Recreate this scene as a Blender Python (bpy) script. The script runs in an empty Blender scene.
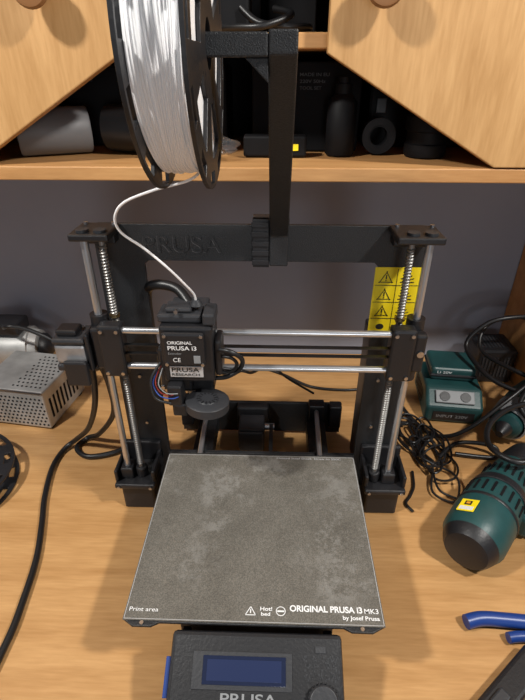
import bpy, bmesh, math, random
from mathutils import Vector, Matrix, noise
random.seed(4)
T=.75
scene=bpy.context.scene
COL=scene.collection
try:
    scene.view_settings.view_transform='Standard'
except Exception: pass

# ---------------------------------------------------------------- materials
def mat(name,color,rough=.5,metal=0,noise_amt=0,noise_scale=50,bump=0,bump_scale=200,spec=.5,trans=0,alpha=1,coat=0):
    m=bpy.data.materials.new(name); m.use_nodes=True
    nt=m.node_tree; b=nt.nodes['Principled BSDF']
    b.inputs['Base Color'].default_value=(*color,1)
    b.inputs['Roughness'].default_value=rough
    b.inputs['Metallic'].default_value=metal
    b.inputs['Specular IOR Level'].default_value=spec
    b.inputs['Transmission Weight'].default_value=trans
    b.inputs['Alpha'].default_value=alpha
    b.inputs['Coat Weight'].default_value=coat
    tc=nt.nodes.new('ShaderNodeTexCoord')
    if noise_amt:
        n=nt.nodes.new('ShaderNodeTexNoise'); n.inputs['Scale'].default_value=noise_scale; n.inputs['Detail'].default_value=6
        nt.links.new(tc.outputs['Object'],n.inputs['Vector'])
        r=nt.nodes.new('ShaderNodeValToRGB')
        r.color_ramp.elements[0].position=.3; r.color_ramp.elements[1].position=.7
        r.color_ramp.elements[0].color=(*[c*(1-noise_amt) for c in color],1)
        r.color_ramp.elements[1].color=(*[min(1,c*(1+noise_amt)) for c in color],1)
        nt.links.new(n.outputs['Fac'],r.inputs['Fac']); nt.links.new(r.outputs['Color'],b.inputs['Base Color'])
    if bump:
        n=nt.nodes.new('ShaderNodeTexNoise'); n.inputs['Scale'].default_value=bump_scale; n.inputs['Detail'].default_value=4
        nt.links.new(tc.outputs['Object'],n.inputs['Vector'])
        bp=nt.nodes.new('ShaderNodeBump'); bp.inputs['Strength'].default_value=bump; bp.inputs['Distance'].default_value=.001
        nt.links.new(n.outputs['Fac'],bp.inputs['Height']); nt.links.new(bp.outputs['Normal'],b.inputs['Normal'])
    return m

def wood(name,c1,c2,stretch=(1,12,12),rough=.45,scale=3,rot=0):
    m=bpy.data.materials.new(name); m.use_nodes=True
    nt=m.node_tree; b=nt.nodes['Principled BSDF']; L=nt.links
    tc=nt.nodes.new('ShaderNodeTexCoord'); mp=nt.nodes.new('ShaderNodeMapping')
    mp.inputs['Scale'].default_value=stretch; mp.inputs['Rotation'].default_value=(0,rot,0)
    L.new(tc.outputs['Object'],mp.inputs['Vector'])
    n=nt.nodes.new('ShaderNodeTexNoise'); n.inputs['Scale'].default_value=scale; n.inputs['Detail'].default_value=8
    n.inputs['Distortion'].default_value=.4; n.inputs['Roughness'].default_value=.6
    L.new(mp.outputs[0],n.inputs['Vector'])
    n2=nt.nodes.new('ShaderNodeTexNoise'); n2.inputs['Scale'].default_value=scale*7; n2.inputs['Detail'].default_value=6
    L.new(mp.outputs[0],n2.inputs['Vector'])
    mx=nt.nodes.new('ShaderNodeMath'); mx.operation='MULTIPLY_ADD'; mx.inputs[1].default_value=.5; 
    L.new(n2.outputs['Fac'],mx.inputs[0]); L.new(n.outputs['Fac'],mx.inputs[2])
    r=nt.nodes.new('ShaderNodeValToRGB'); r.color_ramp.elements[0].position=.52; r.color_ramp.elements[1].position=.95
    r.color_ramp.elements[0].color=(*c1,1); r.color_ramp.elements[1].color=(*c2,1)
    L.new(mx.outputs[0],r.inputs['Fac']); L.new(r.outputs['Color'],b.inputs['Base Color'])
    b.inputs['Roughness'].default_value=rough
    bp=nt.nodes.new('ShaderNodeBump'); bp.inputs['Strength'].default_value=.08; bp.inputs['Distance'].default_value=.001
    L.new(n2.outputs['Fac'],bp.inputs['Height']); L.new(bp.outputs['Normal'],b.inputs['Normal'])
    return m

M_desk=wood('desk_laminate',(.42,.215,.075),(.60,.34,.14),(1,10,10),.38,4)
M_door=wood('door_wood',(.44,.235,.082),(.60,.35,.145),(9,9,1.1),.5,4,.12)
M_edge=wood('edge_wood',(.43,.21,.072),(.56,.30,.115),(1,9,9),.5,5)
M_knob=mat('knob_wood',(.26,.12,.045),.45)
M_wall=mat('wall_paint',(.285,.305,.37),.85,noise_amt=.06,noise_scale=4,bump=.15,bump_scale=120)
M_floor=wood('floor_wood',(.20,.11,.06),(.32,.2,.11),(1,10,1),.5,4)
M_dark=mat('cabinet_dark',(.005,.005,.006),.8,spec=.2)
M_frame=mat('powder_coat_black',(.014,.015,.017),.45,noise_amt=.5,noise_scale=700,bump=.6,bump_scale=900)
M_plastic=mat('black_plastic',(.012,.012,.014),.42,bump=.25,bump_scale=350)
M_plastic2=mat('dark_grey_plastic',(.028,.029,.033),.45,bump=.3,bump_scale=300)
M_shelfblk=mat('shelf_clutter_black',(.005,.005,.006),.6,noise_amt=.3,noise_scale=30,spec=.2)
M_rubber=mat('cable_rubber',(.009,.009,.010),.4)
M_chrome=mat('polished_steel',(.62,.63,.65),.28,.85)
M_screw=mat('bolt_steel',(.5,.5,.52),.3,1)
M_lead=mat('leadscrew_steel',(.27,.265,.255),.45,.8)
M_alu=mat('aluminium',(.36,.36,.37),.4,.6,noise_amt=.2,noise_scale=60)
M_steelbox=mat('brushed_sheet_steel',(.48,.48,.47),.42,.5,noise_amt=.2,noise_scale=30)
M_white=mat('white_filament',(.92,.92,.93),.55)
M_print=mat('white_print',(.8,.8,.8),.5)
M_greyprint=mat('grey_print',(.09,.09,.095),.5)
M_dimprint=mat('dim_print',(.035,.035,.037),.6)
M_label=mat('silver_label',(.55,.56,.58),.35,.3)
M_yellow=mat('yellow_sticker',(.97,.74,.01),.5)
M_yline=mat('sticker_black',(.02,.02,.015),.5)
M_red=mat('red_insulation',(.3,.03,.02),.4)
M_blue=mat('blue_insulation',(.02,.06,.28),.4)
M_brass=mat('brass',(.3,.22,.11),.4,1)
M_lcd=mat('lcd_glass',(.014,.020,.050),.15,coat=.5)
M_lcdb=mat('lcd_inner',(.018,.028,.080),.25)
M_teal=mat('teal_plastic',(.014,.062,.063),.42,bump=.15,bump_scale=400,noise_amt=.15,noise_scale=40)
M_pblue=mat('plier_blue',(.012,.045,.22),.35)
M_greyp=mat('grey_plastic',(.24,.25,.26),.45)
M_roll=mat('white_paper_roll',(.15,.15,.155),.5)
M_bag=mat('clear_bag',(.2,.2,.21),.2,trans=.5,alpha=.3,bump=1,bump_scale=60)
M_paper=mat('label_paper',(.75,.75,.72),.6)
M_orange=mat('orange_label',(.8,.35,.02),.5)
M_foil=mat('grey_foil',(.02,.021,.023),.4,.3,bump=.6,bump_scale=60)

def sheet_mat():
    m=mat('spring_steel_sheet',(.12,.115,.10),.5)
    nt=m.node_tree; L=nt.links; b=nt.nodes['Principled BSDF']
    tc=nt.nodes.new('ShaderNodeTexCoord')
    n=nt.nodes.new('ShaderNodeTexNoise'); n.inputs['Scale'].default_value=11; n.inputs['Detail'].default_value=12; n.inputs['Roughness'].default_value=.75
    mp=nt.nodes.new('ShaderNodeMapping'); mp.inputs['Location'].default_value=(.3,.15,0)
    L.new(tc.outputs['Object'],mp.inputs['Vector']); L.new(mp.outputs[0],n.inputs['Vector'])
    f=nt.nodes.new('ShaderNodeTexNoise'); f.inputs['Scale'].default_value=900; f.inputs['Detail'].default_value=2
    L.new(tc.outputs['Object'],f.inputs['Vector'])
    r=nt.nodes.new('ShaderNodeValToRGB'); r.color_ramp.elements[0].position=.32; r.color_ramp.elements[1].position=.78
    r.color_ramp.elements[0].color=(.090,.082,.068,1); r.color_ramp.elements[1].color=(.170,.157,.135,1)
    L.new(n.outputs['Fac'],r.inputs['Fac'])
    r2=nt.nodes.new('ShaderNodeValToRGB'); r2.color_ramp.elements[0].position=.35; r2.color_ramp.elements[1].position=.68
    r2.color_ramp.elements[0].color=(.7,.7,.7,1); r2.color_ramp.elements[1].color=(1.35,1.35,1.35,1)
    L.new(f.outputs['Fac'],r2.inputs['Fac'])
    mx=nt.nodes.new('ShaderNodeMix'); mx.data_type='RGBA'; mx.blend_type='MULTIPLY'; mx.inputs[0].default_value=1
    L.new(r.outputs['Color'],mx.inputs[6]); L.new(r2.outputs['Color'],mx.inputs[7])
    # worn, dusty patches left by old prints
    w=nt.nodes.new('ShaderNodeTexNoise'); w.inputs['Scale'].default_value=20; w.inputs['Detail'].default_value=14; w.inputs['Roughness'].default_value=.85
    L.new(mp.outputs[0],w.inputs['Vector'])
    wr=nt.nodes.new('ShaderNodeValToRGB'); wr.color_ramp.elements[0].position=.50; wr.color_ramp.elements[1].position=.57
    L.new(w.outputs['Fac'],wr.inputs['Fac'])
    w2=nt.nodes.new('ShaderNodeTexNoise'); w2.inputs['Scale'].default_value=9; w2.inputs['Detail'].default_value=3
    L.new(mp.outputs[0],w2.inputs['Vector'])
    wr2=nt.nodes.new('ShaderNodeValToRGB'); wr2.color_ramp.elements[0].position=.46; wr2.color_ramp.elements[1].position=.60
    L.new(w2.outputs['Fac'],wr2.inputs['Fac'])
    sc=nt.nodes.new('ShaderNodeMath'); sc.operation='MULTIPLY'; L.new(wr.outputs['Color'],sc.inputs[0]); L.new(wr2.outputs['Color'],sc.inputs[1])
    sc2=nt.nodes.new('ShaderNodeMath'); sc2.operation='MULTIPLY'; sc2.inputs[1].default_value=.45; L.new(sc.outputs[0],sc2.inputs[0])
    m2=nt.nodes.new('ShaderNodeMix'); m2.data_type='RGBA'; L.new(sc2.outputs[0],m2.inputs[0])
    L.new(mx.outputs[2],m2.inputs[6]); m2.inputs[7].default_value=(.30,.29,.27,1)
    L.new(m2.outputs[2],b.inputs['Base Color'])
    b.inputs['Roughness'].default_value=.6
    bp=nt.nodes.new('ShaderNodeBump'); bp.inputs['Strength'].default_value=.4; bp.inputs['Distance'].default_value=.0006
    L.new(f.outputs['Fac'],bp.inputs['Height']); L.new(bp.outputs['Normal'],b.inputs['Normal'])
    return m
M_sheet=sheet_mat()

# ---------------------------------------------------------------- mesh builder
def group(name):
    e=bpy.data.objects.new(name,None); e.empty_display_size=.05; e.location=(0,0,T); COL.objects.link(e); return e

class B:
    def __init__(s,name,m,parent=None,bevel=0,smooth=False,seg=2):
        s.name=name;s.m=m;s.p=parent;s.bev=bevel;s.sm=smooth;s.seg=seg;s.bm=bmesh.new()
    def box(s,x0,x1,y0,y1,z0,z1,M=None):
        vs=[s.bm.verts.new(v) for v in [(x0,y0,z0),(x1,y0,z0),(x1,y1,z0),(x0,y1,z0),(x0,y0,z1),(x1,y0,z1),(x1,y1,z1),(x0,y1,z1)]]
        for f in [(3,2,1,0),(4,5,6,7),(0,1,5,4),(1,2,6,5),(2,3,7,6),(3,0,4,7)]: s.bm.faces.new([vs[i] for i in f])
        if M is not None:
            for v in vs: v.co=M@v.co
        return s
    def cyl(s,a,b,r,r2=None,n=20,caps=True):
        a=Vector(a);b=Vector(b);r2=r if r2 is None else r2
        return s.lathe(a,b,[(0,r),(1,r2)],n,caps)
    def lathe(s,a,b,prof,n=24,caps=True,sx=1,sy=1,up=None):
        a=Vector(a);b=Vector(b);d=(b-a); dn=d.normalized()
        u=Vector(up) if up else (Vector((0,0,1)) if abs(dn.z)<.9 else Vector((1,0,0)))
        e1=dn.cross(u).normalized(); e2=e1.cross(dn)
        rings=[]
        for t,r in prof:
            c=a+d*t
            rings.append([s.bm.verts.new(c+e1*(math.cos(2*math.pi*i/n)*r*sx)+e2*(math.sin(2*math.pi*i/n)*r*sy)) for i in range(n)])
        for k in range(len(rings)-1):
            for i in range(n):
                j=(i+1)%n
                s.bm.faces.new([rings[k][i],rings[k][j],rings[k+1][j],rings[k+1][i]])
        if caps:
            s.bm.faces.new(list(reversed(rings[0]))); s.bm.faces.new(rings[-1])
        return s
    def poly(s,pts,d,axis='y'):
        def mk(p,h):
            return {'y':(p[0],h,p[1]),'x':(h,p[0],p[1]),'z':(p[0],p[1],h)}[axis]
        a=[s.bm.verts.new(mk(p,d[0])) for p in pts]; b=[s.bm.verts.new(mk(p,d[1])) for p in pts]
        s.bm.faces.new(a); s.bm.faces.new(list(reversed(b)))
        n=len(pts)
        for i in range(n):
            j=(i+1)%n
            s.bm.faces.new([a[j],a[i],b[i],b[j]])
        return s
    def tube(s,pts,r,n=10,res=8,closed=False):
        P=[Vector(p) for p in pts]; Q=[]
        for i in range(len(P)-1):
            p0=P[max(i-1,0)];p1=P[i];p2=P[i+1];p3=P[min(i+2,len(P)-1)]
            for k in range(res):
                t=k/res
                Q.append(.5*((2*p1)+(p2-p0)*t+(2*p0-5*p1+4*p2-p3)*t*t+(3*p1-p0-3*p2+p3)*t**3))
        Q.append(P[-1])
        tan=(Q[1]-Q[0]).normalized(); u=tan.orthogonal().normalized(); rings=[]
        for i,q in enumerate(Q):
            tn=(Q[min(i+1,len(Q)-1)]-Q[max(i-1,0)])
            if tn.length<1e-9: tn=tan
            tn.normalize(); u=(u-tn*u.dot(tn)).normalized(); w=tn.cross(u)
            rings.append([s.bm.verts.new(q+u*math.cos(2*math.pi*k/n)*r+w*math.sin(2*math.pi*k/n)*r) for k in range(n)])
        for a,b in zip(rings,rings[1:]):
            for k in range(n):
                j=(k+1)%n; s.bm.faces.new([a[k],a[j],b[j],b[k]])
        s.bm.faces.new(list(reversed(rings[0]))); s.bm.faces.new(rings[-1])
        return s
    def helix(s,x,y,z0,z1,r,rt,pitch,per=14):
        turns=(z1-z0)/pitch; N=int(turns*per); prev=None
        for i in range(N+1):
            a=2*math.pi*i/per; z=z0+pitch*i/per
            c=Vector((x+r*math.cos(a),y+r*math.sin(a),z)); e=Vector((math.cos(a),math.sin(a),0))
            ring=[s.bm.verts.new(c+e*rt*math.cos(2*math.pi*k/4)+Vector((0,0,1))*rt*math.sin(2*math.pi*k/4)) for k in range(4)]
            if prev:
                for k in range(4):
                    j=(k+1)%4; s.bm.faces.new([prev[k],prev[j],ring[j],ring[k]])
            prev=ring
        return s
    def sphere(s,c,r,sc=(1,1,1)):
        bmesh.ops.create_uvsphere(s.bm,u_segments=20,v_segments=12,radius=r,matrix=Matrix.Translation(c)@Matrix.Diagonal((*sc,1)))
        return s
    def done(s,M=None):
        bmesh.ops.recalc_face_normals(s.bm,faces=s.bm.faces)
        if M is not None: s.bm.transform(M)
        me=bpy.data.meshes.new(s.name); s.bm.to_mesh(me); s.bm.free()
        me.materials.append(s.m)
        o=bpy.data.objects.new(s.name,me); COL.objects.link(o)
        if s.p is not None: o.parent=s.p
        else: o.location.z=T
        if s.sm:
            for p in me.polygons: p.use_smooth=True
            try: me.set_sharp_from_angle(angle=math.radians(40))
            except Exception: pass
        if s.bev:
            md=o.modifiers.new('bevel','BEVEL'); md.width=s.bev; md.segments=s.seg; md.limit_method='ANGLE'; md.angle_limit=math.radians(35)
        return o

def text(name,body,m,parent,origin,ex,ey,w,h,ext=.0003,off=.012):
    cu=bpy.data.curves.new(name,'FONT'); cu.body=body; cu.extrude=0; cu.offset=off
    ob=bpy.data.objects.new(name+'_tmp',cu); COL.objects.link(ob)
    bpy.context.view_layer.update()
    me=bpy.data.meshes.new_from_object(ob.evaluated_get(bpy.context.evaluated_depsgraph_get()))
    bpy.data.objects.remove(ob)
    xs=[v.co.x for v in me.vertices]; ys=[v.co.y for v in me.vertices]
    ex=Vector(ex).normalized();ey=Vector(ey).normalized();n=ex.cross(ey);o=Vector(origin)
    for v in me.vertices:
        v.co=o+ex*((v.co.x-min(xs))/(max(xs)-min(xs))*w)+ey*((v.co.y-min(ys))/(max(ys)-min(ys))*h)+n*ext
    me.materials.append(m)
    t=bpy.data.objects.new(name,me); COL.objects.link(t); t.parent=parent
    return t

# ---------------------------------------------------------------- room
o=B('wall_back',M_wall).box(-1.8,1.8,.667,.75,-T,1.75).done()
o=B('floor',M_floor).box(-1.8,1.8,-2.2,.75,-T-.05,-T).done()
wb=group('workbench')
B('top',M_desk,wb,.002).box(-1.1,1.1,-.33,.666,-.028,0).done()
B('legs',M_edge,wb,.002).box(-1.08,-1.06,-.28,.64,-T+.001,-.028).box(1.06,1.08,-.28,.64,-T+.001,-.028).box(-1.06,1.06,.60,.62,-.4,-.028).done()

# ---------------------------------------------------------------- wall cabinet
cb=group('wall_cabinet')
B('bottom_board',M_edge,cb,.0015).box(-.70,.70,.362,.666,.435,.452).done()
B('carcass_sides',M_edge,cb,.0015).box(-.70,-.683,.38,.666,.4525,1.03).box(.683,.70,.38,.666,.4525,1.03).box(-.683,.683,.38,.666,1.013,1.03).done()
B('middle_shelf',M_edge,cb,.0015).box(-.683,.683,.385,.655,.577,.593).done()
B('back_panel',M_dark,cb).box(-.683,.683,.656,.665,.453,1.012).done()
B('door_left',M_door,cb,.0015).poly([(-.70,.4535),(-.362,.4535),(-.160,.572),(-.160,1.03),(-.70,1.03)],(.360,.378)).done()
B('door_right',M_door,cb,.0015).poly([(.70,.4535),(.280,.4535),(.070,.572),(.070,1.03),(.70,1.03)],(.360,.378)).done()
k=B('knobs',M_knob,cb,0,True)
for x in (-.238,.122):
    k.lathe((x,.3595,.630),(x,.328,.630),[(0,.010),(.40,.009),(.55,.017),(.8,.020),(.95,.018),(1,.012)],28)
k.done()
B('support_panel',M_edge,cb,.002).box(.505,.523,.50,.666,.0,.4345).done()

# ---------------------------------------------------------------- things in the cabinet
g=group('paper_roll')
B('roll',M_roll,g,0,True).lathe((-.335,.43,.483),(-.250,.47,.483),[(0,.012),(0,.028),(.03,.030),(.97,.030),(1,.028),(1,.012)],28).done()
B('core',M_shelfblk,g,0,True).lathe((-.3365,.4294,.483),(-.3355,.4298,.483),[(0,.012),(1,.012)],28).done()
g=group('rolled_foil')
B('roll',M_foil,g,0,True).lathe((-.22,.470,.485),(-.13,.455,.485),[(0,.02),(0.001,.03),(.3,.031),(.7,.029),(.999,.030),(1,.02)],24).done()
bg=B('plastic_bag',M_bag,None,0,True)
bmesh.ops.create_icosphere(bg.bm,subdivisions=4,radius=1,matrix=Matrix.Identity(4))
for v in bg.bm.verts:
    n=noise.noise(v.co*2.2)*.35+noise.noise(v.co*6)*.12
    c=v.co*(1+n); v.co=Vector((-.095+c.x*.055,.405+c.y*.018,max(.4535,.470+c.z*.018)))
bg.done()
g=group('storage_box')
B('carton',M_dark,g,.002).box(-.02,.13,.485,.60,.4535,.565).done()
for i,(a,b,c) in enumerate([('MADE IN EU',.548,.04),('220V 50Hz',.540,.035),('TOOL SET',.532,.03)]):
    text('print_%d'%i,a,M_dimprint,g,(.045,.4847,b),(1,0,0),(0,0,1),c,.004)
g=group('cardboard_package')
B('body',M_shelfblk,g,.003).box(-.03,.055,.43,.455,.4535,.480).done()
B('tag',M_yellow,g).box(.032,.044,.428,.4295,.462,.470).done()
g=group('spray_can')
B('body',M_shelfblk,g,0,True).lathe((.102,.455,.4535),(.102,.455,.54),[(0,.018),(.03,.020),(.75,.020),(.85,.013),(.87,.011),(1,.011)],24).done()
B('cap',M_shelfblk,g,0,True).cyl((.102,.455,.5405),(.102,.455,.548),.008).done()
g=group('tape_roll')
rr=B('ring',M_shelfblk,g,0,True)
rr.lathe((.155,.455,.477),(.155,.475,.477),[(0,.014),(0,.023),(1,.023),(1,.014),(0,.014)],32,False); rr.done()
B('core',M_shelfblk,g,0,True).lathe((.155,.456,.477),(.155,.474,.477),[(0,.012),(0,.0138),(1,.0138),(1,.012),(0,.012)],32,False).done()
g=group('camera_lens')
B('barrel',M_shelfblk,g,0,True).lathe((.218,.45,.4537),(.218,.45,.505),[(0,.026),(.1,.028),(.3,.028),(.33,.026),(.6,.026),(.63,.029),(.95,.029),(1,.026)],32).done()
B('cap',M_shelfblk,g,0,True).cyl((.218,.45,.5051),(.218,.45,.507),.022).done()
g=group('tool_case')
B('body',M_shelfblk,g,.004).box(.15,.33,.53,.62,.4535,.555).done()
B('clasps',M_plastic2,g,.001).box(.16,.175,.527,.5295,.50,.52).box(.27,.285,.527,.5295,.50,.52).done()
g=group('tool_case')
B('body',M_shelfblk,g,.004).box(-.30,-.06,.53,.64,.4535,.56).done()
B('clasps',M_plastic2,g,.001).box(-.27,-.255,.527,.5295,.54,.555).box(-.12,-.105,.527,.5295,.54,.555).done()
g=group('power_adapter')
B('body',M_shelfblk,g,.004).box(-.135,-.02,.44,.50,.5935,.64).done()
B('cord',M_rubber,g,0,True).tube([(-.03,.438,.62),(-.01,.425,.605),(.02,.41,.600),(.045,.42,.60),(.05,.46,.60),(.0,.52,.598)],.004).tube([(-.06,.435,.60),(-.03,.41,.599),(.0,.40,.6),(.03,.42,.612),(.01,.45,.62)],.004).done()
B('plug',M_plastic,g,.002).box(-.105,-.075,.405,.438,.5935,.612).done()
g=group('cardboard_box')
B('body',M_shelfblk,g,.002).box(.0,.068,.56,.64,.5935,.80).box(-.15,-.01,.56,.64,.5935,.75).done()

# ---------------------------------------------------------------- printer
pr=group('desktop_3d_printer')
ow=[(-.194,.0),( .188,.0),(.188,.400),(.182,.407),(-.188,.407),(-.194,.400)]
iw=[(-.139,.062),(.137,.062),(.137,.358),(.131,.364),(-.133,.364),(-.139,.358)]
ff=B('frame',M_frame,pr,.0006)
A0=[ff.bm.verts.new((x,.270,z)) for x,z in ow]; A1=[ff.bm.verts.new((x,.270,z)) for x,z in iw]
C0=[ff.bm.verts.new((x,.2765,z)) for x,z in ow]; C1=[ff.bm.verts.new((x,.2765,z)) for x,z in iw]
for i in range(6):
    j=(i+1)%6
    ff.bm.faces.new([A0[i],A0[j],A1[j],A1[i]]); ff.bm.faces.new([C0[j],C0[i],C1[i],C1[j]])
    ff.bm.faces.new([A0[j],A0[i],C0[i],C0[j]]); ff.bm.faces.new([A1[i],A1[j],C1[j],C1[i]])
ff.done()
text('frame_lettering','PRUSA',M_greyprint,pr,(-.137,.270,.374),(1,0,0),(0,0,1),.090,.020,.0005,0)
text('frame_lettering_face','PRUSA',M_frame,pr,(-.1366,.270,.3748),(1,0,0),(0,0,1),.090,.020,.0009,0)
bo=B('frame_bolts',M_screw,pr,0,True)
for x in (-.165,.155):
    for z in (.12,.20): bo.cyl((x,.2698,z),(x,.267,z),.0022)
bo.done()
# warning sticker
B('warning_sticker',M_yellow,pr).box(.133,.188,.2692,.2699,.269,.359).done()
st=B('warning_sticker_lines',M_yline,pr)
for z in (.2925,.3145,.3365): st.box(.1345,.1865,.2688,.2691,z-.0003,z+.0003)
st.box(.1595,.1600,.2688,.2691,.2705,.3575)
def tri(b,cx,cz,s,y):
    h=s*.87
    for p,q in (((cx-s/2,cz-h/2),(cx+s/2,cz-h/2)),((cx+s/2,cz-h/2),(cx,cz+h/2)),((cx,cz+h/2),(cx-s/2,cz-h/2))):
        d=Vector((q[0]-p[0],q[1]-p[1])).normalized()*.0009; n=Vector((-d.y,d.x))
        b.bm.faces.new([b.bm.verts.new((v[0],y,v[1])) for v in ((p[0]-d.x,p[1]-d.y),(q[0]+d.x,q[1]+d.y),(q[0]+n.x,q[1]+n.y),(p[0]+n.x,p[1]+n.y))])
    b.box(cx-.0007,cx+.0007,y,y+.0002,cz-h*.2,cz+h*.18); b.box(cx-.0007,cx+.0007,y,y+.0002,cz-h*.38,cz-h*.28)
for z in (.347,.325,.303): tri(st,.147,z,.016,.2688)
for x,z in ((.172,.347),(.172,.325),(.172,.303)):
    for q in range(5):
        a=math.pi*(.1+.2*q); st.box(-.0005,.0005,-.0001,.0001,.002,.008,Matrix.Translation((x,.2689,z-.004))@Matrix.Rotation(a-math.pi/2,4,'Y'))
    st.box(x-.008,x+.008,.2688,.2690,z-.007,z-.0058)
st.sphere((.147,.2689,.281),.005,(1,.03,.8)).sphere((.172,.2689,.281),.006,(1.2,.03,.5))
st.done()
B('warning_sticker_red',M_orange,pr).box(.169,.176,.2683,.2686,.279,.283).done()

# z axis
XL,XR=-.190,.179; SL,SR=-.171,.160; YR=.233
zt=B('z_top_brackets',M_plastic,pr,.002)
for a,b in ((-.203,-.160),(.142,.192)):
    zt.box(a,b,.222,.2695,.401,.409); zt.box(a+.004,b-.004,.255,.2695,.388,.401)
zt.done()
zc=B('z_top_details',M_plastic2,pr,0,True)
for x in (XL,SL,XR,SR): zc.cyl((x,YR,.4091),(x,YR,.412),.0068)
zc.done()
zs=B('z_top_screws',M_screw,pr,0,True)
for x in (-.196,-.165,.149,.187): zs.cyl((x,.262,.409),(x,.262,.4115),.0025)
zs.done()
ro=B('z_smooth_rods',M_chrome,pr,0,True)
for x in (XL,XR): ro.cyl((x,YR,.05),(x,YR,.401),.0044)
ro.done()
le=B('z_leadscrews',M_lead,pr,0,False)
for x in (SL,SR):
    le.cyl((x,YR,.05),(x,YR,.400),.0033,n=14)
    le.helix(x,YR,.074,.396,.0034,.0011,.0036)
le.done()
zm=B('z_motors',M_plastic,pr,.003)
for a,b in ((-.200,-.154),(.150,.196)): zm.box(a,b,.217,.263,.0,.045)
zm.done()
zb=B('z_motor_mounts',M_plastic,pr,.002)
for a,b in ((-.206,-.149),(.145,.202)):
    zb.box(a,b,.210,.2695,.046,.054); zb.box(a,a+.005,.216,.2695,.054,.074); zb.box(b-.005,b,.216,.2695,.054,.074); zb.box(a,b,.262,.2695,.054,.088)
for x in (XL,XR): zb.box(x-.009,x+.009,.223,.245,.054,.072)
for x in (SL,SR): zb.cyl((x,YR,.054),(x,YR,.070),.008)
zb.done()
zq=B('z_mount_screws',M_screw,pr,0,True)
for x in (-.200,-.155,.151,.196): zq.cyl((x,.2095,.050),(x,.2075,.050),.0022)
zq.done()

# x axis
YX=.215
xr=B('x_rods',M_chrome,pr,0,True)
for z in (.300,.252): xr.cyl((-.172,YX,z),(.165,YX,z),.004)
xr.done()
B('x_belt',M_rubber,pr).box(-.17,.165,.212,.2175,.2805,.282).box(-.17,.165,.212,.2175,.269,.2705).done()
xe=B('x_ends',M_plastic,pr,.003)
xe.box(-.186,-.158,.207,.226,.240,.308); xe.box(.148,.176,.207,.226,.240,.308)
xe.box(-.198,-.186,.216,.226,.245,.300); xe.box(.176,.190,.212,.226,.250,.300)
xe.done()
xb=B('x_end_bearings',M_plastic,pr,0,True)
for x in (XL,XR): xb.cyl((x,YR+.001,.230),(x,YR+.001,.312),.0105)
for x in (SL,SR): xb.cyl((x,YR+.001,.236),(x,YR+.001,.252),.0105)
xb.done()
xs=B('x_end_screws',M_screw,pr,0,True)
for x in (-.181,-.163,.153,.171):
    for z in (.246,.302): xs.cyl((x,.2069,z),(x,.205,z),.0022)
xs.cyl((.184,.2119,.276),(.184,.2100,.276),.004)
xs.done()
B('x_motor',M_alu,pr,.004).box(-.243,-.206,.212,.250,.254,.280).done()
B('x_motor_caps',M_plastic2,pr,.003).box(-.244,-.205,.211,.251,.2805,.288).box(-.244,-.205,.211,.251,.244,.2535).done()
B('x_motor_bracket',M_plastic,pr,.003).box(-.2045,-.1995,.211,.25,.244,.295).box(-.232,-.204,.203,.2105,.228,.262).box(-.240,-.215,.218,.24,.2885,.296).done()
B('nuts',M_brass,pr,0,True).cyl((SL,YR,.309),(SL,YR,.312),.006).cyl((SR,YR,.309),(SR,YR,.312),.006).done()

# extruder
e=pr
B('extruder_body',M_plastic,e,.003).box(-.104,-.048,.168,.212,.262,.330).box(-.098,-.052,.185,.235,.236,.32).box(-.11,-.075,.175,.21,.245,.30).done()
B('extruder_motor',M_plastic2,e,.003).box(-.103,-.06,.212,.25,.285,.328).done()
B('extruder_idler',M_plastic2,e,.0025).box(-.106,-.060,.176,.205,.3305,.340).box(-.098,-.07,.18,.20,.340,.346).box(-.058,-.045,.17,.20,.3305,.344).done()
B('extruder_cover',M_plastic,e,.003).box(-.100,-.056,.162,.1675,.286,.326).box(-.0475,-.040,.172,.20,.268,.312).done()
B('extruder_cap',M_plastic2,e,0,True).lathe((-.066,.19,.346),(-.066,.19,.352),[(0,.007),(1,.004)]).done()
ec=B('extruder_screws',M_screw,e,0,True)
for x,z in ((-.097,.323),(-.059,.323),(-.097,.289),(-.059,.289)): ec.cyl((x,.162,z),(x,.1605,z),.0018)
for x,z in ((-.108,.250),(-.052,.335),(-.085,.345)): ec.cyl((x,.176,z),(x,.173,z),.0022)
ec.done()
text('extruder_print_a','ORIGINAL',M_print,e,(-.0945,.162,.3135),(1,0,0),(0,0,1),.026,.0038)
text('extruder_print_b','PRUSA i3',M_print,e,(-.0945,.162,.3065),(1,0,0),(0,0,1),.030,.0050)
text('extruder_print_c','Extruder',M_greyp,e,(-.0945,.162,.301),(1,0,0),(0,0,1),.014,.003,off=0)
text('extruder_print_d','CE',M_print,e,(-.090,.162,.292),(1,0,0),(0,0,1),.008,.005,off=0)
B('extruder_qr',M_greyp,e).box(-.068,-.061,.1612,.1618,.291,.300).done()
B('extruder_label',M_label,e,.0005).box(-.096,-.060,.1665,.1678,.2695,.2835).done()
text('extruder_label_print','PRUSA',M_yline,e,(-.094,.1665,.2765),(1,0,0),(0,0,1),.030,.0055)
text('extruder_label_print_b','RESEARCH',M_yline,e,(-.094,.1665,.2715),(1,0,0),(0,0,1),.030,.0032)
bl=B('part_fan_blower',M_plastic2,e,0,True)
fa=Vector((-.058,.165,.229)); fd=Vector((.05,.06,1)).normalized()
bl.lathe(fa,fa+fd*.012,[(0,.023),(.1,.0245),(.9,.0245),(1,.023)],36)
bl.lathe(fa+fd*.0121,fa+fd*.0135,[(0,.012),(1,.011)],28)
bl.done()
B('part_fan_duct',M_plastic,e,.002).box(-.096,-.080,.158,.182,.222,.238).box(-.10,-.084,.158,.18,.236,.262).done()
fv=B('part_fan_blades',M_plastic,e)
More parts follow.
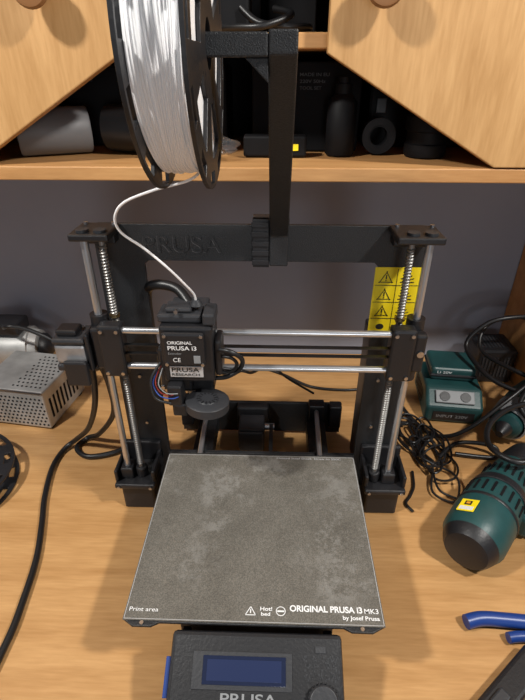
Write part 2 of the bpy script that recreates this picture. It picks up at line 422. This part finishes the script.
FM=Matrix.Translation(fa+fd*.0137)@fd.to_track_quat('Z','Y').to_matrix().to_4x4()
for i in range(14):
    fv.box(.0075,.0118,-.0005,.0005,-.0002,.0006,FM@Matrix.Rotation(i/14*2*math.pi,4,'Z'))
fv.done()
B('hotend',M_alu,e,0,True).cyl((-.078,.198,.236),(-.078,.198,.222),.008).done()
B('nozzle',M_brass,e,0,True).lathe((-.078,.198,.222),(-.078,.198,.214),[(0,.004),(.5,.004),(1,.001)]).done()
B('wires_red',M_red,e,0,True).tube([(-.106,.170,.282),(-.112,.162,.268),(-.108,.158,.256),(-.098,.157,.251),(-.09,.16,.253)],.0007).done()
B('wires_blue',M_blue,e,0,True).tube([(-.107,.170,.280),(-.115,.162,.265),(-.108,.156,.252),(-.094,.156,.248),(-.085,.16,.25)],.0007).done()
B('wires_white',M_greyp,e,0,True).tube([(-.104,.168,.28),(-.108,.158,.266),(-.10,.155,.256),(-.088,.157,.254)],.0006).done()
wl=B('extruder_cables',M_rubber,e,0,True)
wl.tube([(-.045,.175,.30),(-.030,.168,.302),(-.018,.172,.29),(-.022,.18,.272),(-.036,.18,.262),(-.05,.18,.26)],.0026)
wl.tube([(-.045,.178,.29),(-.03,.172,.292),(-.024,.175,.282),(-.03,.18,.27),(-.044,.18,.268)],.002)
wl.tube([(-.106,.170,.286),(-.116,.160,.270),(-.112,.154,.250),(-.096,.154,.243)],.0016)
wl.tube([(-.08,.235,.32),(-.10,.255,.335),(-.13,.265,.335),(-.145,.285,.31),(-.15,.30,.24),(-.15,.31,.18)],.006,12)
wl.tube([(-.044,.20,.26),(-.02,.21,.25),(-.01,.23,.235),(.01,.30,.20),(.04,.34,.15),(.08,.36,.11)],.0018)
wl.done()

B('electronics_box',M_plastic,pr,.004).box(-.192,-.148,.277,.312,.05,.19).done()
B('power_supply_unit',M_plastic2,pr,.003).box(.142,.187,.277,.335,.02,.26).done()

# y axis
B('y_extrusions',M_frame,pr,.001).box(-.078,-.048,.036,.2695,.018,.048).box(.052,.082,.036,.2695,.018,.048).box(-.108,-.078,.277,.388,.018,.048).box(.072,.102,.277,.388,.018,.048).done()
B('y_plates',M_frame,pr,.001).box(-.142,.132,.388,.394,.006,.068).box(-.082,.085,.030,.0358,.006,.055).done()
yh=B('y_rod_holders',M_plastic,pr,.002)
for x in (-.095,.088): yh.box(x-.013,x+.013,.368,.3878,.048,.078)
for x in (-.070,.074): yh.box(x-.02,x+.012,.036,.050,.0482,.07)
yh.box(-.14,-.12,.370,.3878,.03,.075).box(.11,.13,.370,.3878,.03,.075)
yh.done()
B('y_rods',M_chrome,pr,0,True).cyl((-.085,.04,.066),(-.095,.385,.066),.004).cyl((.080,.04,.066),(.088,.385,.066),.004).done()
B('y_motor',M_plastic,pr,.003).box(-.040,.002,.325,.367,.018,.060).box(-.045,.008,.37,.3878,.02,.07).done()
B('y_motor_cap',M_plastic2,pr,.002).box(-.0385,.0005,.3205,.3248,.020,.058).done()
B('y_motor_pulley',M_screw,pr,0,True).cyl((.0025,.346,.05),(.018,.346,.05),.007).done()
B('y_belt',M_rubber,pr).box(.010,.016,.05,.346,.0560,.0572).box(.010,.016,.05,.346,.043,.0442).done()
B('y_feet',M_rubber,pr,.001).box(-.075,-.055,.04,.07,.0,.018).box(.06,.08,.04,.07,.0,.018).box(-.105,-.085,.36,.385,.0,.018).box(.08,.10,.36,.385,.0,.018).done()
B('y_bearings',M_alu,pr,0,True).cyl((-.086,.06,.066),(-.087,.09,.066),.0075).cyl((-.089,.16,.066),(-.090,.19,.066),.0075).cyl((.082,.11,.066),(.083,.14,.066),.0075).done()
B('y_carriage',M_frame,pr,.001).poly([(-.11,.03),(.11,.03),(.09,.08),(.09,.15),(.11,.20),(-.11,.20),(-.09,.15),(-.09,.08)],(.076,.081),'z').done()
sp=B('bed_spacers',M_screw,pr,0,True)
for x in (-.10,0,.10):
    for y in (.035,.115,.195): sp.cyl((x,y,.081),(x,y,.0905),.003)
sp.done()
hb=B('heated_bed',M_frame,pr,.0008)
hb.poly([(-.129,.002),(-.118,-.005),(-.100,-.005),(-.092,-.001),(.088,-.001),(.096,-.005),(.116,-.005),(.129,.002),(.129,.236),(-.129,.236)],(.0905,.0937),'z').done()
B('steel_sheet',M_sheet,pr,.0002).poly([(-.1285,.000),(.1285,.000),(.1285,.228),(.1265,.2325),(-.1265,.2325),(-.1285,.228)],(.0940,.0951),'z').done()
ed=B('sheet_border',M_label,pr)
z0,z1=.09512,.0952
ed.box(-.1275,.1275,.0010,.0015,z0,z1).box(-.1275,-.1270,.001,.231,z0,z1).box(.1270,.1275,.001,.231,z0,z1).box(-.1265,.1265,.2306,.2310,z0,z1)
ed.done()
sc=B('bed_screws',M_screw,pr,0,True)
for x in (-.109,.106): sc.cyl((x,-.0022,.0937),(x,-.0022,.0950),.002)
sc.done()
Z=.0952
text('sheet_title','ORIGINAL PRUSA i3',M_print,pr,(.036,.0125,Z),(1,0,0),(0,1,0),.072,.0066,off=.03)
text('sheet_title_b','MK3',M_print,pr,(.110,.0125,Z),(1,0,0),(0,1,0),.014,.0050)
text('sheet_author','by Josef Prusa',M_print,pr,(.088,.0045,Z),(1,0,0),(0,1,0),.036,.0055,off=.02)
text('sheet_note','Print area',M_print,pr,(-.124,.0085,Z),(1,0,0),(0,1,0),.029,.0042,off=0)
text('sheet_note_b','Heated Steel Sheet  Draw to 250C',M_label,pr,(.022,.2255,Z),(1,0,0),(0,1,0),.088,.0032)
ic=B('sheet_icons',M_print,pr)
def ln(b,p,q,w):
    p=Vector((*p,Z+.0003));q=Vector((*q,Z+.0003));d=(q-p).normalized();n=Vector((-d.y,d.x,0))*w/2
    b.bm.faces.new([b.bm.verts.new(v) for v in (p-n,q-n,q+n,p+n)])
ln(ic,(-.008,.008),(.002,.008),.0008);ln(ic,(.002,.008),(-.003,.0165),.0008);ln(ic,(-.003,.0165),(-.008,.008),.0008);ln(ic,(-.003,.0138),(-.003,.0098),.0011)
for i in range(16):
    a=i/16*2*math.pi;b2=(i+1)/16*2*math.pi;c=(.027,.0125);r=.0045
    ln(ic,(c[0]+r*math.cos(a),c[1]+r*math.sin(a)),(c[0]+r*math.cos(b2),c[1]+r*math.sin(b2)),.0008)
ln(ic,(.0235,.0125),(.0305,.0125),.0016)
ic.done()
text('sheet_icon_print','Hot!',M_print,pr,(.0065,.0125,Z),(1,0,0),(0,1,0),.012,.004,off=.02)
text('sheet_icon_print_b','bed',M_print,pr,(.0075,.0075,Z),(1,0,0),(0,1,0),.009,.0036,off=.02)

# lcd unit (tilted), tucked under the front of the bed
lc=pr
ang=math.radians(27)
ML=Matrix.Translation((.004,-.0050,.0890))@Matrix.Rotation(ang,4,'X')
b=B('lcd_case',M_plastic,lc,.004); b.box(-.082,.082,-.098,0,-.030,0); b.done(ML)
b=B('lcd_face_trim',M_plastic2,lc,.0006); 
b.box(-.060,.034,-.0470,-.0165,.0001,.0012); b.done(ML)
b=B('lcd_screen',M_lcd,lc,.0006); b.box(-.050,.028,-.0430,-.0200,.0013,.0020); b.done(ML)
b=B('lcd_window',M_lcdb,lc,.0004); b.box(-.046,.024,-.0400,-.0230,.0021,.0024); b.done(ML)
b=B('lcd_supports',M_plastic,lc,.002); b.box(-.076,-.066,-.09,.02,.0,.052).box(.072,.082,-.09,.02,.0,.052)
for v in b.bm.verts:
    if v.co.z>.03 and v.co.y<-.05: v.co.z=.020
b.done()
def onML(p): return ML@Vector(p)
exv=Vector((1,0,0)); eyv=(ML.to_3x3()@Vector((0,1,0)))
text('lcd_lettering','PRUSA',M_greyp,lc,onML((-.032,-.0575,.0002)),exv,eyv,.052,.0085)
text('lcd_lettering_b','RESEARCH',M_greyprint,lc,onML((-.032,-.0660,.0002)),exv,eyv,.052,.0045)
b=B('lcd_knob',M_plastic2,lc,.0004,True)
b.lathe((.062,-.053,.0002),(.062,-.053,.008),[(0,.0135),(.8,.0135),(1,.012)],36); b.done(ML)
kn=B('lcd_knob_ridges',M_plastic,lc)
for i in range(24):
    kn.box(.0133,.0144,-.0006,.0006,.001,.006,Matrix.Translation((.062,-.053,0))@Matrix.Rotation(i/24*2*math.pi,4,'Z'))
kn.done(ML)
b=B('lcd_reset_button',M_plastic2,lc,.0004); b.box(.056,.066,-.016,-.010,.0002,.0012); b.done(ML)
b=B('sd_card',M_pblue,lc,.0006); b.box(-.0865,-.0822,-.055,-.022,-.014,-.006); b.done(ML)
b=B('lcd_logo_specks',M_plastic2,lc)
for i in range(160):
    x=random.uniform(.045,.078);y=random.uniform(-.038,-.018);s=random.uniform(.0003,.0009)
    b.box(x-s,x+s,y-s,y+s,.0001,.0004)
b.done(ML)

# ---------------------------------------------------------------- spool holder + spool
sh=group('spool_holder')
b=B('strap',M_frame,sh,.0015)
pts=[(.2600,.362),(.2688,.362),(.2688,.410),(.1480,.583),(.1330,.583),(.1330,.568),(.2600,.398)]
b.poly(pts,(.009,.030),'x'); b.done()
B('arm',M_frame,sh,.0015).box(-.038,.009,.133,.148,.566,.5815).done()
B('gusset',M_frame,sh,.0008).poly([(-.008,.566),(.009,.566),(.009,.550)],(.137,.144)).done()
cl=B('clip',M_plastic,sh,.001)
cl.box(-.010,.0085,.262,.2695,.360,.416).box(-.010,.031,.2625,.284,.4075,.416).box(-.010,.031,.2770,.284,.375,.4075)
for i in range(5): cl.box(-.011,.0083,.2605,.2618,.363+i*.011,.369+i*.011)
cl.done()
SC=Vector((0,.1405,.5740))
B('axle',M_plastic,sh,0,True).cyl((-.0385,SC.y,SC.z),(-.080,SC.y,SC.z),.0075).done()
fs=group('filament_spool')
def flange(b,x0,x1,c,R=.1,N=72,axis='x'):
    rings=[.016,.030,.038,.076,.085,.094,R]
    def solid(k,i):
        if k==2: return (i%12)<5
        if k==4: return (i%6)<3
        return True
    def P(x,r,i):
        a=2*math.pi*i/N
        if axis=='x': return Vector((x,c.y+r*math.cos(a),c.z+r*math.sin(a)))
        return Vector((c.x+r*math.cos(a),c.y+r*math.sin(a),x))
    V={}
    def v(s,k,i):
        key=(s,k,i%N)
        if key not in V: V[key]=b.bm.verts.new(P((x0,x1)[s],rings[k],i%N))
        return V[key]
    n=len(rings)-1
    for k in range(n):
        for i in range(N):
            if not solid(k,i): continue
            b.bm.faces.new([v(0,k,i),v(0,k,i+1),v(0,k+1,i+1),v(0,k+1,i)])
            b.bm.faces.new([v(1,k,i),v(1,k+1,i),v(1,k+1,i+1),v(1,k,i+1)])
            if k==0 or not solid(k-1,i): b.bm.faces.new([v(0,k,i),v(1,k,i),v(1,k,i+1),v(0,k,i+1)])
            if k==n-1 or not solid(k+1,i): b.bm.faces.new([v(0,k+1,i),v(0,k+1,i+1),v(1,k+1,i+1),v(1,k+1,i)])
            if not solid(k,i-1): b.bm.faces.new([v(0,k,i),v(0,k+1,i),v(1,k+1,i),v(1,k,i)])
            if not solid(k,i+1): b.bm.faces.new([v(0,k,i+1),v(1,k,i+1),v(1,k+1,i+1),v(0,k+1,i+1)])
b=B('flanges',M_plastic,fs,.0004)
flange(b,-.0740,-.0710,SC,R=.0975); flange(b,-.0365,-.0335,SC,R=.0975); b.done()
b=B('hub',M_plastic,fs,0,True); b.lathe((-.0710,SC.y,SC.z),(-.0365,SC.y,SC.z),[(0,.016),(0,.038),(1,.038),(1,.016),(0,.016)],40,False); b.done()
b=B('wound_filament',M_white,fs,0,True)
prof=[];W=20;x0,x1=-.0708,-.0368
prof.append((0,.039))
for i in range(W):
    R0=.0850+.0009*math.sin(i*1.7)+.0004*math.sin(i*4.1)
    for q in range(6):
        t=(i+q/5*.999)/W
        prof.append((t,R0+.0005*math.sin(math.pi*q/5)))
prof.append((1,.039))
b.lathe((x0,SC.y,SC.z),(x1,SC.y,SC.z),prof,96,False)
for v in b.bm.verts:
    d=Vector((v.co.y-SC.y,v.co.z-SC.z)); a=math.atan2(d.y,d.x)
    if d.length>.06:
        v.co.x=min(max(v.co.x+.0016*math.sin(3*a+v.co.x*160),x0),x1)
b.done()
B('loose_filament',M_white,fs,0,True).tube([(-.045,.205,.512),(-.048,.175,.488),(-.055,.15,.480),(-.085,.14,.473),(-.112,.143,.462),(-.123,.147,.448),(-.120,.15,.434),(-.103,.155,.418),(-.085,.16,.398),(-.073,.17,.378),(-.067,.185,.36),(-.066,.19,.347)],.0012,8).done()

# ---------------------------------------------------------------- left side
g=group('metal_power_supply')
Mb=Matrix.Translation((-.432,.450,0))@Matrix.Rotation(math.radians(-8),4,'Z')
H=.082
B('case',M_steelbox,g,.003).box(-.068,.062,-.058,.066,.004,H).done(Mb)
B('feet',M_rubber,g,.001).box(-.06,-.05,-.052,-.042,0,.004).box(.05,.06,-.052,-.042,0,.004).box(-.06,-.05,.045,.055,0,.004).box(.05,.06,.045,.055,0,.004).done(Mb)
b=B('perforations',M_dark,g)
for i in range(16):
    for j in range(8):
        x=-.062+i*.008+(j%2)*.004; z=.012+j*.0078
        if x<.058: b.cyl((x,-.0581,z),(x,-.0586,z),.0019,n=8)
for i in range(7):
    for j in range(10):
        x=.0+i*.0085+(j%2)*.004;y=-.044+j*.0105
        if x<.056: b.cyl((x,y,H+.0001),(x,y,H+.0005),.002,n=8)
for j in range(8):
    b.box(.0621,.0626,-.045+j*.012,-.040+j*.012,.02,.06)
b.done(Mb)
B('seam',M_screw,g,.0008).box(-.069,.063,-.0595,-.058,H-.004,H+.0008).done(Mb)
g=group('electric_motor')
b=B('housing',M_steelbox,g,0,True)
prof=[(0,.02),(0,.036),(.04,.04),(.3,.042),(.31,.045),(.36,.045),(.37,.042),(.8,.042),(.81,.045),(.86,.045),(.87,.040),(.97,.036),(1,.024)]
b.lathe((-.62,.590,.0455),(-.475,.60,.0455),prof,32); b.done()
b=B('vent_slots',M_dark,g)
for i in range(9):
    MM=Matrix.Translation((-.53,.5965,.0455))@Matrix.Rotation(math.radians(4),4,'Z')@Matrix.Rotation(math.radians(20+i*17),4,'X')
    b.box(-.02,.02,-.0432,-.0415,-.002,.002,MM)
b.done()
B('shaft_end',M_plastic,g,0,True).lathe((-.475,.60,.0455),(-.455,.602,.0455),[(0,.03),(.4,.028),(1,.012)]).done()
B('terminal_box',M_plastic,g,.004).box(-.56,-.50,.565,.615,.0895,.115).done()
B('cord',M_rubber,g,0,True).tube([(-.53,.57,.105),(-.50,.53,.13),(-.47,.535,.125),(-.42,.545,.09),(-.38,.56,.03),(-.36,.58,.006),(-.33,.62,.005)],.004).done()

g=group('power_cable')
b=B('cord',M_rubber,g,0,True)
b.tube([(-.222,.252,.243),(-.224,.258,.20),(-.24,.275,.14),(-.275,.31,.07),(-.315,.34,.02),(-.335,.33,.006),(-.338,.29,.005),(-.325,.23,.005),(-.308,.18,.005),(-.292,.127,.005),(-.283,.07,.005),(-.279,.02,.005),(-.285,-.05,.005),(-.32,-.14,.005)],.0042,12)
b.done()
g=group('motor_cable')
b=B('cord',M_rubber,g,0,True)
b.tube([(-.212,.252,.243),(-.208,.265,.19),(-.225,.30,.11),(-.275,.345,.03),(-.305,.36,.006),(-.315,.335,.006),(-.29,.315,.006),(-.25,.325,.006),(-.21,.35,.008),(-.17,.35,.02)],.0042,12)
b.tube([(-.33,.56,.005),(-.29,.56,.005),(-.25,.52,.005),(-.2,.50,.005)],.003)
b.done()
g=group('filament_spool')
b=B('flanges',M_plastic,g,.0004)
cc=Vector((-.482,.245,0)); flange(b,.001,.004,cc,R=.1,axis='z'); flange(b,.030,.033,cc,R=.1,axis='z'); b.done()
B('hub',M_plastic,g,0,True).lathe((cc.x,cc.y,.004),(cc.x,cc.y,.030),[(0,.016),(0,.038),(1,.038),(1,.016),(0,.016)],40,False).done()

# ---------------------------------------------------------------- right side
g=group('battery_charger')
Mc=Matrix.Translation((.347,.487,0))@Matrix.Rotation(math.radians(-6),4,'Z')
B('base',M_teal,g,.006,seg=3).poly([(-.062,.001),(.062,.001),(.066,.05),(.055,.058),(-.03,.058),(-.062,.035)],(-.050,.050),'x').done(Mc)
B('battery',M_teal,g,.006,seg=3).box(-.040,.040,-.01,.058,.0585,.085).done(Mc)
B('battery_band',M_plastic,g,.003).box(-.042,.042,-.012,.059,.066,.073).done(Mc)
sl=Matrix.Translation((0,-.047,.0478))@Matrix.Rotation(math.atan2(.023,.032),4,'X')
B('dial_plate',M_greyp,g,.002).box(-.034,.034,-.012,.012,.0,.003).done(Mc@sl)
b=B('terminals',M_plastic,g,0,True)
for x in (-.018,.018): b.cyl((x,0,.0031),(x,0,.0045),.009)
b.done(Mc@sl)
B('charger_label',M_plastic,g).box(-.036,.036,-.0632,-.0625,.008,.026).done(Mc)
text('charger_label_print','INPUT 230V',M_greyp,g,Mc@Vector((-.03,-.0634,.014)),(1,-.1,0),(0,0,1),.055,.006)
b=B('vents',M_plastic,g)
for i in range(7): b.box(-.0512,-.0500,-.02+i*.010,-.016+i*.010,.015,.04)
b.done(Mc)
text('charger_print','Li 20V',M_print,g,Mc@Vector((-.03,-.0125,.0755)),(1,-.1,0),(0,0,1),.026,.005)

g=group('power_drill')
a=Vector((.263,.132,.0415)); c=Vector((.378,.272,.040))
B('motor_housing',M_teal,g,0,True).lathe(a,c,[(.03,.020),(.04,.034),(.10,.0395),(.30,.0405),(.5,.0385),(.72,.033),(.85,.029),(1,.025)],36).done()
b=B('bands',M_plastic,g,0,True)
b.lathe(a,c,[(.33,.0406),(.335,.0413),(.355,.0413),(.36,.0403)],36,False)
b.lathe(a,c,[(.56,.038),(.565,.0395),(.64,.037),(.645,.035)],36,False)
b.lathe(a,c,[(-.05,.018),(-.04,.027),(.0,.032),(.04,.035),(.041,.02)],36)
b.lathe(a,c,[(.98,.0245),(1.0,.026),(1.12,.024),(1.25,.018),(1.32,.012)],24)
b.done()
d=(c-a).normalized(); sdv=d.cross(Vector((0,0,1))).normalized(); upv=sdv.cross(d)
Md=Matrix((( sdv.x,d.x,upv.x,a.x),(sdv.y,d.y,upv.y,a.y),(sdv.z,d.z,upv.z,a.z),(0,0,0,1)))
Ld=(c-a).length
b=B('vent_slots',M_dark,g)
for i in range(9):
    R1=Md@Matrix.Rotation(math.radians(-75+i*17),4,'Y')
    b.box(-.0016,.0016,Ld*.40,Ld*.52,.0375,.0400,R1)
    b.box(-.0016,.0016,Ld*.70,Ld*.82,.029,.0335,R1)
b.done()
RL=Md@Matrix.Rotation(math.radians(-28),4,'Y')
B('warning_label',M_yellow,g,.0003).box(-.012,.010,.020,.044,.0400,.0409,RL).done()
B('warning_label_print',M_paper,g).box(-.010,.008,.022,.029,.0410,.0412,RL).done()
B('warning_label_icon',M_yline,g).box(-.006,.003,.032,.040,.0410,.0413,RL).done()
B('warning_label_mark',M_orange,g).box(-.004,.001,.034,.038,.0414,.0416,RL).done()
B('handle_grip',M_teal,g,.008,seg=3).box(.02,.052,.095,.16,-.036,.002,Md).done()
B('trigger',M_plastic,g,.003).box(.047,.062,.10,.125,-.02,-.002,Md).done()

g=group('glue_gun')
a=Vector((.400,.365,.042)); c=Vector((.49,.470,.047))
B('body',M_teal,g,0,True).lathe(a,c,[(0,.012),(.05,.024),(.4,.030),(.75,.028),(1,.022)],30).done()
b=B('ribbed_grip',M_greyp,g,0,True)
prof=[]
for i in range(7): prof+=[(.10+i*.045,.0285+.002*math.sin(i/3)),(.11+i*.045,.0315),(.13+i*.045,.0315),(.14+i*.045,.029)]
b.lathe(a,c,prof,30,False); b.done()
B('nozzle_tip',M_plastic,g,0,True).lathe(a,a+(a-c).normalized()*.020,[(0,.014),(.6,.010),(1,.006)]).done()
B('stand',M_plastic,g,.003).box(.435,.455,.41,.43,.0,.025).done()

g=group('cable_bundle')
b=B('thick_cords',M_rubber,g,0,True)
b.tube([(.60,.56,.12),(.52,.54,.16),(.45,.53,.165),(.405,.53,.15),(.375,.52,.11),(.39,.455,.092),(.42,.42,.085),(.46,.40,.085),(.50,.42,.085),(.58,.45,.09)],.0042,12)
b.tube([(.60,.60,.09),(.50,.58,.14),(.43,.57,.13),(.41,.53,.095),(.45,.46,.092),(.50,.44,.085),(.6,.44,.07)],.004,12)
b.tube([(.62,.50,.12),(.52,.47,.12),(.46,.42,.11),(.40,.385,.08),(.34,.37,.03),(.30,.385,.006),(.27,.43,.005),(.25,.50,.005),(.22,.56,.005)],.0036)
b.tube([(.41,.340,.02),(.43,.32,.03),(.435,.29,.07),(.40,.25,.092),(.355,.235,.090),(.330,.27,.088),(.35,.32,.088),(.40,.36,.09),(.46,.38,.085),(.55,.42,.05)],.0042,12)
b.tube([(.56,.50,.2),(.50,.49,.17),(.465,.46,.12),(.46,.43,.09)],.004)
b.tube([(.60,.47,.16),(.53,.46,.15),(.48,.44,.14),(.44,.40,.10),(.42,.37,.08),(.46,.35,.05),(.55,.36,.02)],.0042,12)
b.tube([(.32,.34,.006),(.36,.335,.005),(.385,.335,.006),(.38,.345,.02),(.33,.36,.012),(.29,.33,.006)],.0036)
b.done()
b=B('thin_cords',M_rubber,g,0,True)
rnd=random.Random(8)
for i in range(11):
    cx,cy=.262+rnd.uniform(-.018,.03),.335+rnd.uniform(-.07,.06)
    pts=[]
    for kk in range(9):
        a1=kk*1.1+i
        pts.append((cx+math.cos(a1)*rnd.uniform(.01,.03),cy+math.sin(a1)*rnd.uniform(.02,.055),.003+rnd.uniform(0,.012)))
    b.tube(pts,.0018,8,6)
b.tube([(.24,.30,.003),(.235,.27,.003),(.225,.25,.003),(.215,.235,.003),(.222,.22,.003)],.0022)
b.done()
g=group('bench_power_unit')
B('case',M_plastic,g,.004).box(.425,.50,.56,.635,.0,.075).done()
b=B('vents',M_plastic2,g)
for i in range(9): b.box(.433+i*.007,.436+i*.007,.5585,.5599,.015,.06)
for i in range(9): b.box(.433+i*.007,.436+i*.007,.575,.625,.0751,.0758)
b.done()
g=group('extension_cord')
B('cord',M_rubber,g,0,True).tube([(-.16,.60,.003),(-.08,.57,.003),(-.03,.60,.003),(.03,.575,.003),(.09,.53,.003),(.16,.52,.003),(.21,.53,.003)],.0028).done()

g=group('pliers')
b=B('handles',M_pblue,g,0,True)
b.tube([(.243,.057,.009),(.262,.061,.010),(.29,.060,.010),(.33,.057,.010),(.37,.053,.010)],.0082,12)
b.tube([(.285,.041,.008),(.30,.043,.008),(.33,.043,.008),(.37,.042,.008)],.006,12)
b.done()
B('jaws',M_screw,g,.002).box(.37,.43,.034,.060,.003,.015).done()
g=group('utility_knife')
Mk=Matrix.Translation((.262,-.014,0))@Matrix.Rotation(math.radians(38),4,'Z')
B('handle',M_plastic,g,.005,seg=3).box(-.075,.058,-.014,.014,.001,.020).done(Mk)
B('slider',M_plastic2,g,.002).box(-.03,-.01,-.006,.006,.0205,.025).done(Mk)
B('blade',M_chrome,g,.0004).poly([(.058,-.009),(.074,-.009),(.066,.009),(.058,.009)],(.008,.0095),'z').done(Mk)

# ---------------------------------------------------------------- camera
C=Vector((.017,-.26,.562+T))
F=Vector((-.026,.857,-.515)).normalized()
R=Vector((.9995,.0305,.0003)); R=(R-F*R.dot(F)).normalized()
U=R.cross(F)
cam=bpy.data.cameras.new('camera'); co=bpy.data.objects.new('camera',cam); COL.objects.link(co)
m=Matrix((R,U,-F)).transposed().to_4x4(); m.translation=C; co.matrix_world=m
cam.sensor_fit='VERTICAL'; cam.sensor_height=36; cam.lens=36*476/700; cam.clip_start=.01
scene.camera=co

# ---------------------------------------------------------------- lights
def area(name,loc,target,size,power,color=(1,1,1)):
    l=bpy.data.lights.new(name,'AREA'); l.shape='DISK'; l.size=size; l.energy=power; l.color=color
    o=bpy.data.objects.new(name,l); COL.objects.link(o); o.location=loc
    o.rotation_euler=(Vector(target)-Vector(loc)).to_track_quat('-Z','Y').to_euler()
area('ceiling_lamp',(-.75,-.28,T+1.30),(0,.2,T),.10,16,(1,.965,.91))
area('ceiling_lamp',(.75,-.28,T+1.30),(0,.2,T),.10,16,(1,.965,.91))
area('front_fill',(0.3,-1.7,T+.45),(0,.6,T+.25),.5,5,(.95,.97,1))  # added fill light behind the camera, brightens the spool and wall
w=bpy.data.worlds.new('world'); scene.world=w; w.use_nodes=True
w.node_tree.nodes['Background'].inputs['Color'].default_value=(.82,.89,1,1)
w.node_tree.nodes['Background'].inputs['Strength'].default_value=.13
